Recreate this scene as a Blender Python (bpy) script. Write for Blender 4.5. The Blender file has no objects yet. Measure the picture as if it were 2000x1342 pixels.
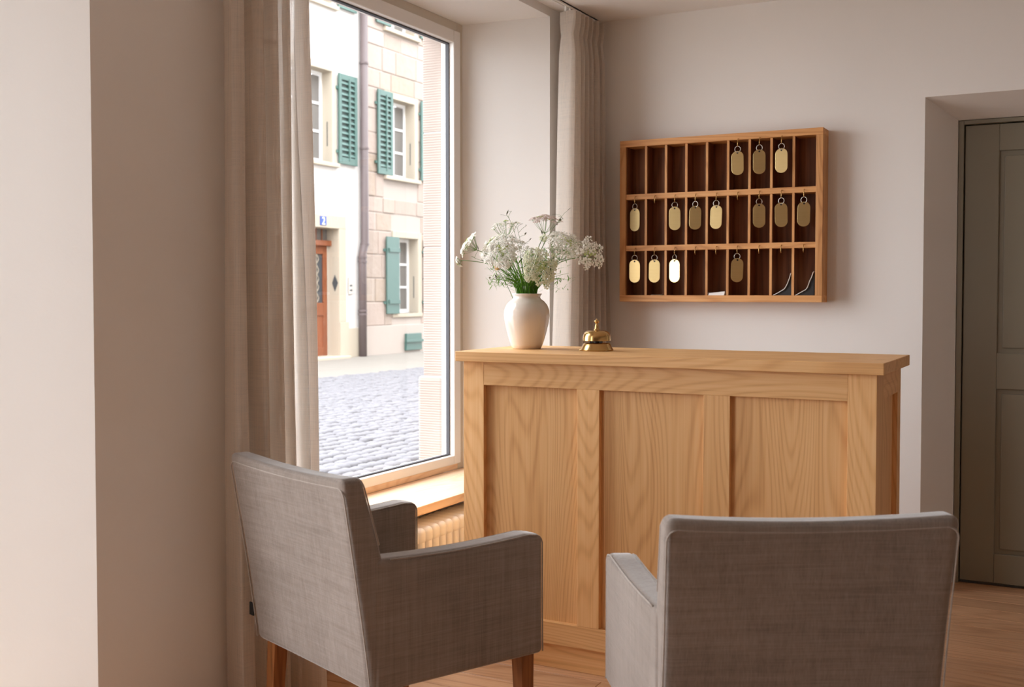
import bpy, bmesh, math, random
from mathutils import Vector, Matrix, Euler
random.seed(7)
C = bpy.context.scene.collection
SC = bpy.context.scene
R = math.radians
# ------------------------------------------------------------------ camera
cam_d = bpy.data.cameras.new('camera'); cam = bpy.data.objects.new('camera', cam_d); C.objects.link(cam)
CAM = Vector((2.30, -5.06, 1.32)); TH = R(27.9); PT = R(1.89); FPX = 2131.0
c_r = Vector((math.cos(TH), math.sin(TH), 0)); c_h = Vector((-math.sin(TH), math.cos(TH), 0))
c_f = c_h*math.cos(PT) + Vector((0, 0, -math.sin(PT))); c_u = c_r.cross(c_f)
cam.matrix_world = Matrix(((c_r.x, c_u.x, -c_f.x, CAM.x), (c_r.y, c_u.y, -c_f.y, CAM.y), (c_r.z, c_u.z, -c_f.z, CAM.z), (0, 0, 0, 1)))
cam_d.sensor_width = 36.0; cam_d.lens = 36.0*FPX/2000; cam_d.shift_y = -0.014
cam_d.clip_start = 0.05; cam_d.clip_end = 200
cam_d.dof.use_dof = True; cam_d.dof.focus_distance = 3.9; cam_d.dof.aperture_fstop = 5.0
SC.camera = cam
# ------------------------------------------------------------------ sky (bright overcast day) and exposure
w = bpy.data.worlds.new('overcast_sky'); SC.world = w; w.use_nodes = True
bg = w.node_tree.nodes['Background']; bg.inputs[0].default_value = (0.95, 0.965, 1.0, 1); bg.inputs[1].default_value = 5.0
SC.view_settings.view_transform = 'Standard'; SC.view_settings.look = 'None'
SC.view_settings.exposure = 0.78; SC.view_settings.gamma = 1.0; SC.view_settings.use_curve_mapping = False
SC.cycles.use_denoising = True; SC.cycles.max_bounces = 12; SC.cycles.diffuse_bounces = 6
SC.cycles.use_adaptive_sampling = True; SC.cycles.adaptive_threshold = 0.02
SC.cycles.glossy_bounces = 4; SC.cycles.transparent_max_bounces = 12; SC.cycles.transmission_bounces = 8
SC.cycles.sample_clamp_indirect = 8.0; SC.cycles.caustics_reflective = False; SC.cycles.caustics_refractive = False
WINS = [(-2.46, -0.37, 0.48), (-5.55, -3.07, 0.06)]     # window openings at the inner wall face, sill height
for (y0, y1, zs_) in WINS:                                     # sampling portals for the sky in each window
    ld = bpy.data.lights.new('sky_portal', 'AREA'); ld.shape = 'RECTANGLE'; ld.size = 2.5-zs_; ld.size_y = y1-y0-0.5
    ld.cycles.is_portal = True
    lo = bpy.data.objects.new('sky_portal', ld); C.objects.link(lo)
    lo.location = (-0.50, (y0+y1)/2, 1.25+zs_/2); lo.rotation_euler = (0, -math.pi/2, 0)

# ------------------------------------------------------------------ materials
def srgb(r, g, b):
    f = lambda c: (c/255/12.92) if c/255 <= 0.04045 else ((c/255+0.055)/1.055)**2.4
    return (f(r), f(g), f(b), 1)
class N:
    def __init__(s, name):
        s.m = bpy.data.materials.new(name); s.m.use_nodes = True; s.t = s.m.node_tree
        s.b = s.t.nodes['Principled BSDF']; s.o = s.t.nodes['Material Output']
    def n(s, ty, ins=None, **props):
        nd = s.t.nodes.new(ty)
        for k, v in props.items(): setattr(nd, k, v)
        for k, v in (ins or {}).items(): s.set(nd.inputs[k], v)
        return nd
    def set(s, sock, v):
        if isinstance(v, bpy.types.NodeSocket): s.t.links.new(v, sock)
        elif isinstance(v, bpy.types.Node): s.t.links.new(v.outputs[0], sock)
        else: sock.default_value = v
    def p(s, **kw):
        for k, v in kw.items(): s.set(s.b.inputs[k.replace('_', ' ')], v)
        return s
    def coord(s, scale=(1, 1, 1), rnd=0.0):
        tc = s.n('ShaderNodeTexCoord'); v = tc.outputs['Object']
        if rnd:
            oi = s.n('ShaderNodeObjectInfo')
            m1 = s.n('ShaderNodeVectorMath', {0: (rnd, rnd*0.7, rnd*1.3)}, operation='SCALE'); s.t.links.new(oi.outputs['Random'], m1.inputs['Scale'])
            ad = s.n('ShaderNodeVectorMath', {0: v, 1: m1.outputs[0]}, operation='ADD'); v = ad.outputs[0]
        return s.n('ShaderNodeMapping', {'Vector': v, 'Scale': scale}).outputs[0]
    def noise(s, vec, scale, detail=2, rough=0.5, dist=0.0):
        return s.n('ShaderNodeTexNoise', {'Vector': vec, 'Scale': scale, 'Detail': detail, 'Roughness': rough, 'Distortion': dist}).outputs[0]
    def math(s, op, a, b=0.0, clamp=False):
        return s.n('ShaderNodeMath', {0: a, 1: b}, operation=op, use_clamp=clamp).outputs[0]
    def mix(s, f, a, b):
        nd = s.n('ShaderNodeMix', data_type='RGBA'); s.set(nd.inputs[0], f); s.set(nd.inputs[6], a); s.set(nd.inputs[7], b); return nd.outputs[2]
    def ramp(s, f, stops):
        nd = s.n('ShaderNodeValToRGB', {0: f}); e = nd.color_ramp.elements
        while len(e) < len(stops): e.new(0.5)
        for k, (p, c) in enumerate(stops): e[k].position = p; e[k].color = c
        return nd.outputs[0]
    def bump(s, h, strength=0.2, dist=0.01):
        s.set(s.b.inputs['Normal'], s.n('ShaderNodeBump', {'Height': h, 'Strength': strength, 'Distance': dist}).outputs[0]); return s

def plain(name, col, rough=0.5, metal=0.0, spec=0.5, **kw):
    return N(name).p(Base_Color=col, Roughness=rough, Metallic=metal, Specular_IOR_Level=spec, **kw).m
def plaster(name, col, bump=0.12):
    q = N(name); v = q.coord()
    big = q.noise(v, 1.3, 3, 0.55); fine = q.noise(v, 38, 5, 0.65)
    dk = tuple(c*0.93 for c in col[:3])+(1,)
    q.p(Base_Color=q.mix(big, dk, col), Roughness=0.92, Specular_IOR_Level=0.2)
    q.bump(q.math('ADD', q.math('MULTIPLY', big, 0.6), q.math('MULTIPLY', fine, 0.25)), bump, 0.02); return q.m
def wood(name, dark, mid, light, axis, across=4.0, rough=0.5, k=190.0, rnd=23.0, along=0.5, spec=0.35, vary=0.16):
    q = N(name); i = 'XYZ'.index(axis)
    sc = [across]*3; sc[i] = along
    v = q.coord(tuple(sc), rnd)
    f = q.noise(v, 1.0, 1.2, 0.35, 0.15)
    ring = q.math('SINE', q.math('MULTIPLY', f, k*6.283/4))
    ring = q.math('MULTIPLY_ADD', ring, 0.5); q.t.nodes[-1].inputs[2].default_value = 0.5
    ring = q.math('POWER', ring, 2.6)
    sf = [150.0]*3; sf[i] = 2.2
    fine = q.noise(q.coord(tuple(sf), rnd), 1.0, 3, 0.6)
    sm = [34.0]*3; sm[i] = 0.8
    med = q.noise(q.coord(tuple(sm), rnd), 1.0, 3, 0.55)
    t = q.math('ADD', q.math('MULTIPLY', ring, 0.19), q.math('ADD', q.math('MULTIPLY', fine, 0.50), q.math('MULTIPLY', med, 0.42)))
    col = q.ramp(t, [(0.22, light), (0.52, mid), (0.92, dark)])
    oi = q.n('ShaderNodeObjectInfo')
    hv = q.n('ShaderNodeHueSaturation', {'Color': col})
    q.set(hv.inputs['Value'], q.math('MULTIPLY_ADD', oi.outputs['Random'], vary)); q.t.nodes[-1].inputs[2].default_value = 1.0-vary*0.5
    q.p(Base_Color=hv.outputs[0], Roughness=rough, Specular_IOR_Level=spec)
    q.bump(q.math('ADD', fine, q.math('MULTIPLY', ring, 0.4)), 0.06, 0.004); return q.m
def fabric(name, dark, mid, light, th=300.0, bump=0.22, sheen=1.0):
    q = N(name)
    a = q.noise(q.coord((th, th, 7)), 1.0, 3, 0.6); b = q.noise(q.coord((7, 7, th)), 1.0, 3, 0.6)
    a2 = q.noise(q.coord((60, 60, 3)), 1.0, 2, 0.6); b2 = q.noise(q.coord((3, 3, 60)), 1.0, 2, 0.6)
    blot = q.noise(q.coord((5, 5, 5)), 1.0, 4, 0.6)
    t = q.math('ADD', q.math('ADD', q.math('MULTIPLY', a, 0.26), q.math('MULTIPLY', b, 0.26)), q.math('ADD', q.math('ADD', q.math('MULTIPLY', a2, 0.16), q.math('MULTIPLY', b2, 0.16)), q.math('MULTIPLY', blot, 0.2)))
    q.p(Base_Color=q.ramp(t, [(0.28, dark), (0.5, mid), (0.74, light)]), Roughness=0.95, Specular_IOR_Level=0.15, Sheen_Weight=sheen, Sheen_Roughness=0.3)
    cr = q.noise(q.coord((9, 9, 9)), 1.0, 3, 0.6, 0.8)
    q.bump(q.math('ADD', q.math('MULTIPLY', q.math('ADD', a, b), 0.5), q.math('MULTIPLY', cr, 1.6)), bump, 0.006); return q.m

MT = {}
MT['wall'] = plaster('warm_white_plaster', srgb(238, 235, 232))
MT['wall2'] = plaster('taupe_bounce_cut', srgb(176, 165, 154))  # unseen walls toned darker to cut the light they bounce back
MT['ceil'] = plaster('ceiling_plaster', srgb(242, 239, 236), 0.06)
MT['frame'] = plain('white_window_paint', srgb(236, 232, 228), 0.4)
MT['framebeige'] = plain('beige_window_paint', srgb(205, 195, 180), 0.5)
OD, OM, OL = srgb(188, 134, 82), srgb(224, 175, 118), srgb(236, 194, 142)
MT['oakz'] = wood('oak_upright', OD, OM, OL, 'Z')
MT['oakx'] = wood('oak_lengthwise', OD, OM, OL, 'X')
MT['oaky'] = wood('oak_crosswise', OD, OM, OL, 'Y')
MT['sill'] = wood('pale_oak_sill', srgb(214, 172, 132), srgb(236, 206, 174), srgb(243, 218, 190), 'Y', rough=0.4)
MT['floor'] = wood('oak_floorboard', srgb(146, 102, 70), srgb(190, 146, 110), srgb(208, 168, 134), 'X', k=80, rough=0.30, spec=0.5, vary=0.2)
MT['legwood'] = wood('brown_leg_wood', srgb(100, 60, 30), srgb(150, 94, 50), srgb(176, 118, 70), 'Z', across=14, k=40, along=1.2)
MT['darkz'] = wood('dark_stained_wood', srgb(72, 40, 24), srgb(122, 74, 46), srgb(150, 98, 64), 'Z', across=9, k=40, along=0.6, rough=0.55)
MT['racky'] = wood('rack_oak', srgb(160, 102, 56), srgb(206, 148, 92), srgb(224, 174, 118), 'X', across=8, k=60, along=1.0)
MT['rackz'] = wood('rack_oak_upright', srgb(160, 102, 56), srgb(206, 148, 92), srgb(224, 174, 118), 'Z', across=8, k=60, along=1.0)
MT['linen'] = fabric('taupe_linen', srgb(104, 94, 88), srgb(139, 129, 122), srgb(167, 157, 151))
MT['pipe'] = fabric('linen_piping', srgb(128, 118, 110), srgb(162, 152, 144), srgb(184, 175, 168))
MT['door'] = plain('olive_grey_door_paint', srgb(134, 128, 112), 0.45)
MT['black'] = plain('black_tag', srgb(18, 17, 17), 0.8)
MT['enamel'] = plain('white_radiator_enamel', srgb(244, 243, 243), 0.3)
MT['white'] = plain('white_rail', srgb(240, 238, 234), 0.4)
MT['paper'] = plain('white_paper', srgb(240, 238, 236), 0.8)
MT['darkpaper'] = plain('dark_brochure', srgb(30, 26, 26), 0.5)
MT['steel'] = plain('steel', srgb(214, 208, 198), 0.38, 1.0)
q = N('brushed_brass'); nz = q.noise(q.coord((4, 4, 240)), 1.0, 2)
q.p(Base_Color=q.mix(nz, srgb(214, 186, 128), srgb(226, 202, 150)), Metallic=1.0, Roughness=q.math('MULTIPLY_ADD', nz, 0.2)); q.t.nodes[-1].inputs[2].default_value = 0.25
MT['brass'] = q.m
MT['polbrass'] = plain('polished_brass', srgb(204, 166, 108), 0.2, 1.0)
MT['ceramic'] = N('cream_ceramic').p(Base_Color=srgb(232, 222, 212), Roughness=0.12, Coat_Weight=0.6, Coat_Roughness=0.06).m
# curtain cloth: light passes through the weave
q = N('sheer_linen_curtain'); q.t.nodes.remove(q.b)
th = q.noise(q.coord((330, 330, 5)), 1.0, 2); tv = q.noise(q.coord((6, 6, 330)), 1.0, 2); th2 = q.noise(q.coord((60, 60, 1.6)), 1.0, 3)
wv = q.math('ADD', q.math('MULTIPLY', th, 0.4), q.math('ADD', q.math('MULTIPLY', tv, 0.3), q.math('MULTIPLY', th2, 0.3)))
col = q.ramp(wv, [(0.35, srgb(222, 213, 204)), (0.65, srgb(242, 236, 229))])
df = q.n('ShaderNodeBsdfDiffuse', {'Color': col}); tl = q.n('ShaderNodeBsdfTranslucent', {'Color': col}); tp = q.n('ShaderNodeBsdfTransparent', {'Color': (1, 1, 1, 1)})
bp = q.n('ShaderNodeBump', {'Height': wv, 'Strength': 0.25, 'Distance': 0.002}); q.set(df.inputs['Normal'], bp)
m1 = q.n('ShaderNodeMixShader', {0: 0.62, 1: df, 2: tl}); m2 = q.n('ShaderNodeMixShader', {0: q.ramp(wv, [(0.45, (0.02, 0.02, 0.02, 1)), (0.72, (0.40, 0.40, 0.40, 1))]), 1: m1, 2: tp})
q.set(q.o.inputs[0], m2); MT['curtain'] = q.m
# window glass: thin pane
q = N('window_glass'); q.t.nodes.remove(q.b)
gl = q.n('ShaderNodeBsdfGlossy', {'Color': (1, 1, 1, 1), 'Roughness': 0.0}); tp = q.n('ShaderNodeBsdfTransparent', {'Color': (0.97, 0.98, 0.98, 1)})
fr = q.math('MULTIPLY_ADD', q.math('POWER', q.n('ShaderNodeLayerWeight', {'Blend': 0.5}).outputs['Facing'], 5.0), 0.94); q.t.nodes[-1].inputs[2].default_value = 0.05
q.set(q.o.inputs[0], q.n('ShaderNodeMixShader', {0: fr, 1: tp, 2: gl})); MT['glass'] = q.m
# outside
MT['render'] = plaster('white_street_plaster', srgb(214, 210, 206), 0.3)
q = N('sandstone'); oi = q.n('ShaderNodeObjectInfo'); v = q.coord((1, 1, 1), 9.0)
bl = q.ramp(oi.outputs['Random'], [(0.0, srgb(150, 133, 120)), (0.3, srgb(172, 158, 148)), (0.55, srgb(166, 146, 135)), (0.75, srgb(178, 167, 160)), (1.0, srgb(152, 132, 110))])
nn = q.noise(v, 7, 5, 0.6); q.p(Base_Color=q.mix(nn, bl, srgb(172, 159, 150)), Roughness=0.9, Specular_IOR_Level=0.15); q.bump(nn, 0.5, 0.03); MT['stone'] = q.m
q = N('tooled_sandstone'); v = q.coord(); hh = q.n('ShaderNodeTexWave', {'Vector': v, 'Scale': 26.0, 'Distortion': 1.2, 'Detail': 2.0}, bands_direction='Z').outputs['Fac']
q.p(Base_Color=q.mix(q.noise(v, 5, 4), srgb(162, 147, 138), srgb(176, 162, 154)), Roughness=0.9); q.bump(hh, 0.35, 0.006); MT['jamb'] = q.m
MT['mortar'] = plaster('pale_mortar', srgb(178, 167, 159), 0.3)
MT['surround'] = plaster('cream_stone_surround', srgb(186, 175, 158), 0.25)
MT['shutter'] = plain('green_shutter_paint', srgb(66, 100, 93), 0.5)
MT['sash'] = plain('white_sash_paint', srgb(244, 244, 244), 0.45)
MT['pane'] = plain('dim_window_pane', srgb(120, 117, 114), 0.15)
MT['drain'] = plain('brown_drainpipe', srgb(98, 86, 86), 0.5)
MT['orange'] = wood('orange_door_wood', srgb(110, 62, 38), srgb(144, 84, 54), srgb(160, 100, 68), 'Z', across=8, k=40)
MT['iron'] = plain('dark_iron', srgb(70, 74, 78), 0.5)
MT['blue'] = plain('blue_enamel', srgb(40, 72, 150), 0.35)
q = N('grey_cobble'); oi = q.n('ShaderNodeObjectInfo'); nn = q.noise(q.coord((1, 1, 1), 5.0), 14, 4, 0.6)
q.p(Base_Color=q.mix(nn, srgb(98, 97, 101), srgb(126, 125, 129)), Roughness=0.75, Specular_IOR_Level=0.25); q.bump(nn, 0.4, 0.01); MT['cobble'] = q.m
MT['bed'] = plaster('street_joint_sand', srgb(56, 54, 54), 0.4)
MT['bouncepave'] = plaster('pale_bounce_paving', srgb(196, 192, 186), 0.3)  # pale tone for the added ground that bounces light indoors
MT['pave'] = plaster('pavement_slab', srgb(134, 129, 122), 0.4)
# plants
MT['stem'] = plain('green_stem', srgb(92, 122, 58), 0.6)

MT['leaf'] = plain('green_leaf', srgb(104, 142, 62), 0.5)
MT['darkleaf'] = plain('dusky_leaf', srgb(96, 104, 82), 0.6)
def petal(name, col):
    q = N(name); q.t.nodes.remove(q.b)
    q.set(q.o.inputs[0], q.n('ShaderNodeMixShader', {0: 0.25, 1: q.n('ShaderNodeBsdfDiffuse', {'Color': col}), 2: q.n('ShaderNodeBsdfTranslucent', {'Color': col})})); return q.m
MT['grass'] = petal('grass_stem', srgb(110, 158, 62)); MT['petalw'] = petal('white_petal', srgb(252, 250, 244)); MT['petalg'] = petal('greenish_petal', srgb(243, 244, 222)); MT['petalc'] = petal('yellow_green_petal', srgb(206, 216, 150)); MT['petalp'] = petal('pinkish_petal', srgb(234, 220, 214)); MT['petalo'] = petal('peach_petal', srgb(238, 196, 140))

# ------------------------------------------------------------------ mesh helpers
class MB:
    def __init__(s): s.v = []; s.f = []
    def add(s, vs, fs):
        o = len(s.v); s.v += [tuple(p) for p in vs]; s.f += [tuple(i+o for i in f) for f in fs]; return s
    def box(s, x0, x1, y0, y1, z0, z1):
        return s.add([(x0, y0, z0), (x1, y0, z0), (x1, y1, z0), (x0, y1, z0), (x0, y0, z1), (x1, y0, z1), (x1, y1, z1), (x0, y1, z1)],
                     [(0, 3, 2, 1), (4, 5, 6, 7), (0, 1, 5, 4), (1, 2, 6, 5), (2, 3, 7, 6), (3, 0, 4, 7)])
    def prism(s, poly, a, b, axis='Z'):            # poly in the plane of the other two axes, in order
        def P(p, h):
            return {'Z': (p[0], p[1], h), 'Y': (p[0], h, p[1]), 'X': (h, p[0], p[1])}[axis]
        n = len(poly)
        return s.add([P(p, a) for p in poly]+[P(p, b) for p in poly],
                     [tuple(range(n))[::-1], tuple(range(n, 2*n))]+[(i, (i+1) % n, (i+1) % n+n, i+n) for i in range(n)])
    def rbox(s, c, h, r, n=4, k=3, fn=None):
        def samp(H):
            e = [-H+r*(1-math.cos(j/k*math.pi/2)) if False else -H+r*j/k for j in range(k)]
            mid = [-(H-r)+2*(H-r)*j/n for j in range(n+1)]
            return e+mid+[-t for t in reversed(e)]
        S = [samp(t) for t in h]; idx = {}; vs = []; fs = []
        def vid(q):
            key = tuple(round(t, 6) for t in q)
            if key not in idx:
                core = [max(-(H-r), min(H-r, t)) for t, H in zip(q, h)]
                d = Vector([a-b for a, b in zip(q, core)]); d = d.normalized()*r if d.length > 0 else d
                p = Vector(core)+d+Vector(c)
                if fn: p = fn(p)
                idx[key] = len(vs); vs.append(tuple(p))
            return idx[key]
        for ax in range(3):
            u, w_ = [(1, 2), (2, 0), (0, 1)][ax]
            for sg in (-1, 1):
                for i in range(len(S[u])-1):
                    for j in range(len(S[w_])-1):
                        q = []
                        for (di, dj) in ((0, 0), (1, 0), (1, 1), (0, 1)):
                            t = [0, 0, 0]; t[ax] = sg*h[ax]; t[u] = S[u][i+di]; t[w_] = S[w_][j+dj]; q.append(vid(t))
                        fs.append(tuple(q if sg > 0 else q[::-1]))
        return s.add(vs, fs)
    def lathe(s, prof, c=(0, 0, 0), n=32, cap=True):
        vs = []; fs = []
        for (r, z) in prof:
            for i in range(n):
                a = 2*math.pi*i/n; vs.append((c[0]+r*math.cos(a), c[1]+r*math.sin(a), c[2]+z))
        for k in range(len(prof)-1):
            for i in range(n):
                j = (i+1) % n; fs.append((k*n+i, k*n+j, (k+1)*n+j, (k+1)*n+i))
        if cap: fs.append(tuple(range(n))[::-1]); fs.append(tuple(range((len(prof)-1)*n, len(prof)*n)))
        return s.add(vs, fs)
    def tube(s, pts, r, n=8, closed=False, cap=True):
        pts = [Vector(p) for p in pts]; m = len(pts); rs = r if isinstance(r, (list, tuple)) else [r]*m
        vs = []; fs = []; up = None
        for k in range(m):
            a = pts[k-1] if (k or closed) else pts[0]; b = pts[(k+1) % m] if (k < m-1 or closed) else pts[-1]
            t = (b-a).normalized()
            if up is None: up = t.orthogonal().normalized()
            up = (up-t*up.dot(t)); up = up.normalized() if up.length > 1e-6 else t.orthogonal().normalized()
            sd = t.cross(up)
            for i in range(n):
                g = 2*math.pi*i/n; vs.append(pts[k]+(up*math.cos(g)+sd*math.sin(g))*rs[k])
        for k in range(m if closed else m-1):
            for i in range(n):
                j = (i+1) % n; k2 = (k+1) % m; fs.append((k*n+i, k*n+j, k2*n+j, k2*n+i))
        if cap and not closed: fs.append(tuple(range(n))[::-1]); fs.append(tuple(range((m-1)*n, m*n)))
        return s.add(vs, fs)
    def mesh(s, name, mat, smooth=False, off=(0, 0, 0)):
        me = bpy.data.meshes.new(name); o = Vector(off)
        me.from_pydata([tuple(Vector(p)-o) for p in s.v], [], s.f); me.update()
        bm = bmesh.new(); bm.from_mesh(me); bmesh.ops.recalc_face_normals(bm, faces=bm.faces); bm.to_mesh(me); bm.free()
        if mat is not None: me.materials.append(mat)
        if smooth:
            me.polygons.foreach_set('use_smooth', [True]*len(me.polygons))
            if isinstance(smooth, (int, float)) and smooth is not True: me.set_sharp_from_angle(angle=R(smooth))
        return me
    def build(s, name, mat, parent=None, smooth=False, bevel=0.0, world=True, seg=2):
        """vertices are in world space unless world=False (then in the parent's space)"""
        off = parent_origin(parent) if (parent is not None and world) else (0, 0, 0)
        return link(name, s.mesh(name, mat, smooth, off), parent, bevel, seg)
def parent_origin(p):
    o = Vector((0, 0, 0))
    while p is not None: o += p.location; p = p.parent
    return o
def link(name, me, parent=None, bevel=0.0, seg=2):
    ob = bpy.data.objects.new(name, me); C.objects.link(ob); ob.parent = parent
    if bevel:
        b = ob.modifiers.new('bevel', 'BEVEL'); b.width = bevel; b.segments = seg; b.limit_method = 'ANGLE'; b.angle_limit = R(40)
        b.harden_normals = False
    return ob
def tag(o, label, cat=None, group=None, kind=None):
    if label: o['label'] = label
    if cat: o['category'] = cat
    if group: o['group'] = group
    if kind: o['kind'] = kind
    return o
def thing(name, label, cat, loc=(0, 0, 0), rz=0.0, group=None, kind=None):
    o = bpy.data.objects.new(name, None); C.objects.link(o); o.location = loc; o.rotation_euler = (0, 0, rz); o.empty_display_size = 0.1
    return tag(o, label, cat, group, kind)
def copy_tree(o, parent=None):
    c = o.copy(); C.objects.link(c); c.parent = parent
    for ch in list(o.children): copy_tree(ch, c)
    return c
def struct(o, label=None):
    o['kind'] = 'structure'
    if label: o['label'] = label
    return o

# ================================================================== THE ROOM
CEIL = 2.67; XR = 4.2; YB = -7.7
fl = struct(MB().box(-0.40, XR, YB, 0.45, -0.12, -0.021).build('floor', plain('subfloor', srgb(60, 40, 26), 0.9)), 'oak plank floor of the reception room')
pl_me = {}
row = 0; y = YB
while y < 0.25:
    xl = -0.275 if -2.46 < y < -0.60 else 0.022; x = xl - random.random()*1.6
    while x < XR:
        ln = random.choice((1.5, 1.9, 2.3)); x0 = max(x, xl); x1 = min(x+ln, XR)
        if x1-x0 > 0.12 and not (y > -0.05 and (x1 < 1.66 or x0 > 2.80)):
            if y > -0.05: x0 = max(x0, 1.70); x1 = min(x1, 2.76)
            if x1-x0 > 0.05:
                key = round(x1-x0, 2)
                if key not in pl_me: pl_me[key] = MB().box(0, key-0.0015, 0, 0.1385, -0.0205, 0).mesh('floor_plank', MT['floor'])
                p = link('plank', pl_me[key], fl, 0.0012, 1); p.location = (x0, y, 0)
        x += ln
    y += 0.14
struct(MB().box(-0.6, XR+0.3, YB-0.3, 0.7, CEIL, CEIL+0.25).build('ceiling', MT['ceil']), 'off-white plaster ceiling')

# window wall (left): piers between splayed openings, heads above and low walls below
XI = 0.02; XO = -0.545; XFR = -0.36; SP = 0.06; HEAD = 2.595
wl = MB()
def pier(ya, yb, ra, rb):    # from ya (low end) to yb; ra / rb: splay where that end is the jamb of an opening
    p = [(XI, ya), (XI, yb)]
    p += [(XFR, yb+rb), (-0.43, yb+rb+0.05), (XO, yb+rb+0.05)] if rb else [(XO, yb)]
    p += [(XO, ya-ra-0.05), (-0.43, ya-ra-0.05), (XFR, ya-ra)] if ra else [(XO, ya)]
    wl.prism(p, -0.1, CEIL+0.02)
pier(-0.37, 0.6, 0.17, 0); pier(-3.07, -2.46, 0.26, SP); pier(YB-0.3, -5.55, 0, SP)
for (y0, y1, zs_) in WINS:
    wl.prism([(XI, 2.63), (XI, CEIL+0.02), (XO, CEIL+0.02), (XO, 2.59), (-0.43, 2.59), (-0.43, HEAD), (XFR, HEAD)], y0, y1, 'Y')
    wl.box(XO, -0.28 if zs_ > 0.3 else XI, y0, y1, -0.1, zs_-0.038)
wall = struct(wl.build('wall_left', MT['wall']), 'plaster window wall with deep window niches')
struct(MB().box(XO, -0.02, -9.5, 30, CEIL+0.25, 13.0).box(XO, -0.02, 0.7, 30, -0.1, CEIL+0.25).build('wall_street_skyblock', MT['render']), 'unseen street side of the building above and beside the room, extended to block sky light')  # unseen wall raised and lengthened to keep sky light off the street

# back wall with a splayed door niche
DX0, DX1 = 1.654, 2.82; DI0, DI1 = 1.764, 2.71
bw = MB()
bw.prism([(-0.1, 0), (DX0, 0), (DI0, 0.25), (DI0, 0.45), (-0.1, 0.45)], -0.1, CEIL+0.02)
bw.prism([(DX1, 0), (XR+0.2, 0), (XR+0.2, 0.45), (DI1, 0.45), (DI1, 0.25)], -0.1, CEIL+0.02)
bw.prism([(0, 2.172), (0, CEIL+0.02), (0.45, CEIL+0.02), (0.45, 2.098), (0.25, 2.098)], DX0, DX1, 'X')
struct(bw.build('wall_back', MT['wall']), 'warm white plaster wall behind the reception desk')
struct(MB().box(XR, XR+0.2, YB-0.3, 0.6, -0.1, CEIL+0.02).build('wall_right', MT['wall2']), 'unseen plaster wall on the right, toned taupe to cut bounced light')
struct(MB().box(-0.1, XR+0.2, YB-0.3, YB, -0.1, CEIL+0.02).build('wall_front', MT['wall2']), 'unseen plaster wall behind the camera, toned taupe to cut bounced light')

struct(MB().box(DX0-0.1, DX1+0.1, 0.36, 0.46, -0.1, 2.3).build('leak_block_wall', MT['wall']), 'unseen backing wall added behind the door to stop light leaking in')  # unseen blocker added behind the door against a light leak
# door
dr = thing('door_1', 'olive grey panelled door set in a deep plaster niche', None, (1.764, 0.25, 0), kind='structure')
m = MB(); m.box(DI0+0.002, DI0+0.024, 0.252, 0.32, 0, 2.096); m.box(DI1-0.024, DI1-0.002, 0.252, 0.32, 0, 2.096); m.box(DI0+0.024, DI1-0.024, 0.252, 0.32, 2.078, 2.096)
m.build('door_frame', MT['door'], dr, bevel=0.002)
LX0, LX1 = DI0+0.028, DI1-0.028
leaf = MB(); st = 0.142; yf = 0.272
leaf.box(LX0, LX0+st, yf, 0.31, 0.012, 2.074); leaf.box(LX1-st, LX1, yf, 0.31, 0.012, 2.074)
for (z0, z1) in ((0.012, 0.145), (0.890, 1.052), (1.955, 2.074)): leaf.box(LX0+st, LX1-st, yf, 0.31, z0, z1)
leaf.build('door_leaf', MT['door'], dr, bevel=0.003)
for (z0, z1) in ((0.145, 0.890), (1.052, 1.955)):
    a, b = LX0+st, LX1-st
    pn = MB().box(a, b, yf+0.014, 0.305, z0, z1).build('door_panel', MT['door'], dr)
    MB().box(a+0.022, b-0.022, yf+0.006, yf+0.02, z0+0.022, z1-0.022).build('panel_field', MT['door'], pn, bevel=0.004, world=True)
hd = MB().lathe([(0.022, 0), (0.022, 0.008), (0.008, 0.01), (0.008, 0.05)], n=16).build('handle', MT['steel'], dr, 40, world=False)
hd.rotation_euler = (R(90), 0, 0); hd.location = (LX1-0.06-1.764, yf-0.25, 1.03)

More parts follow.
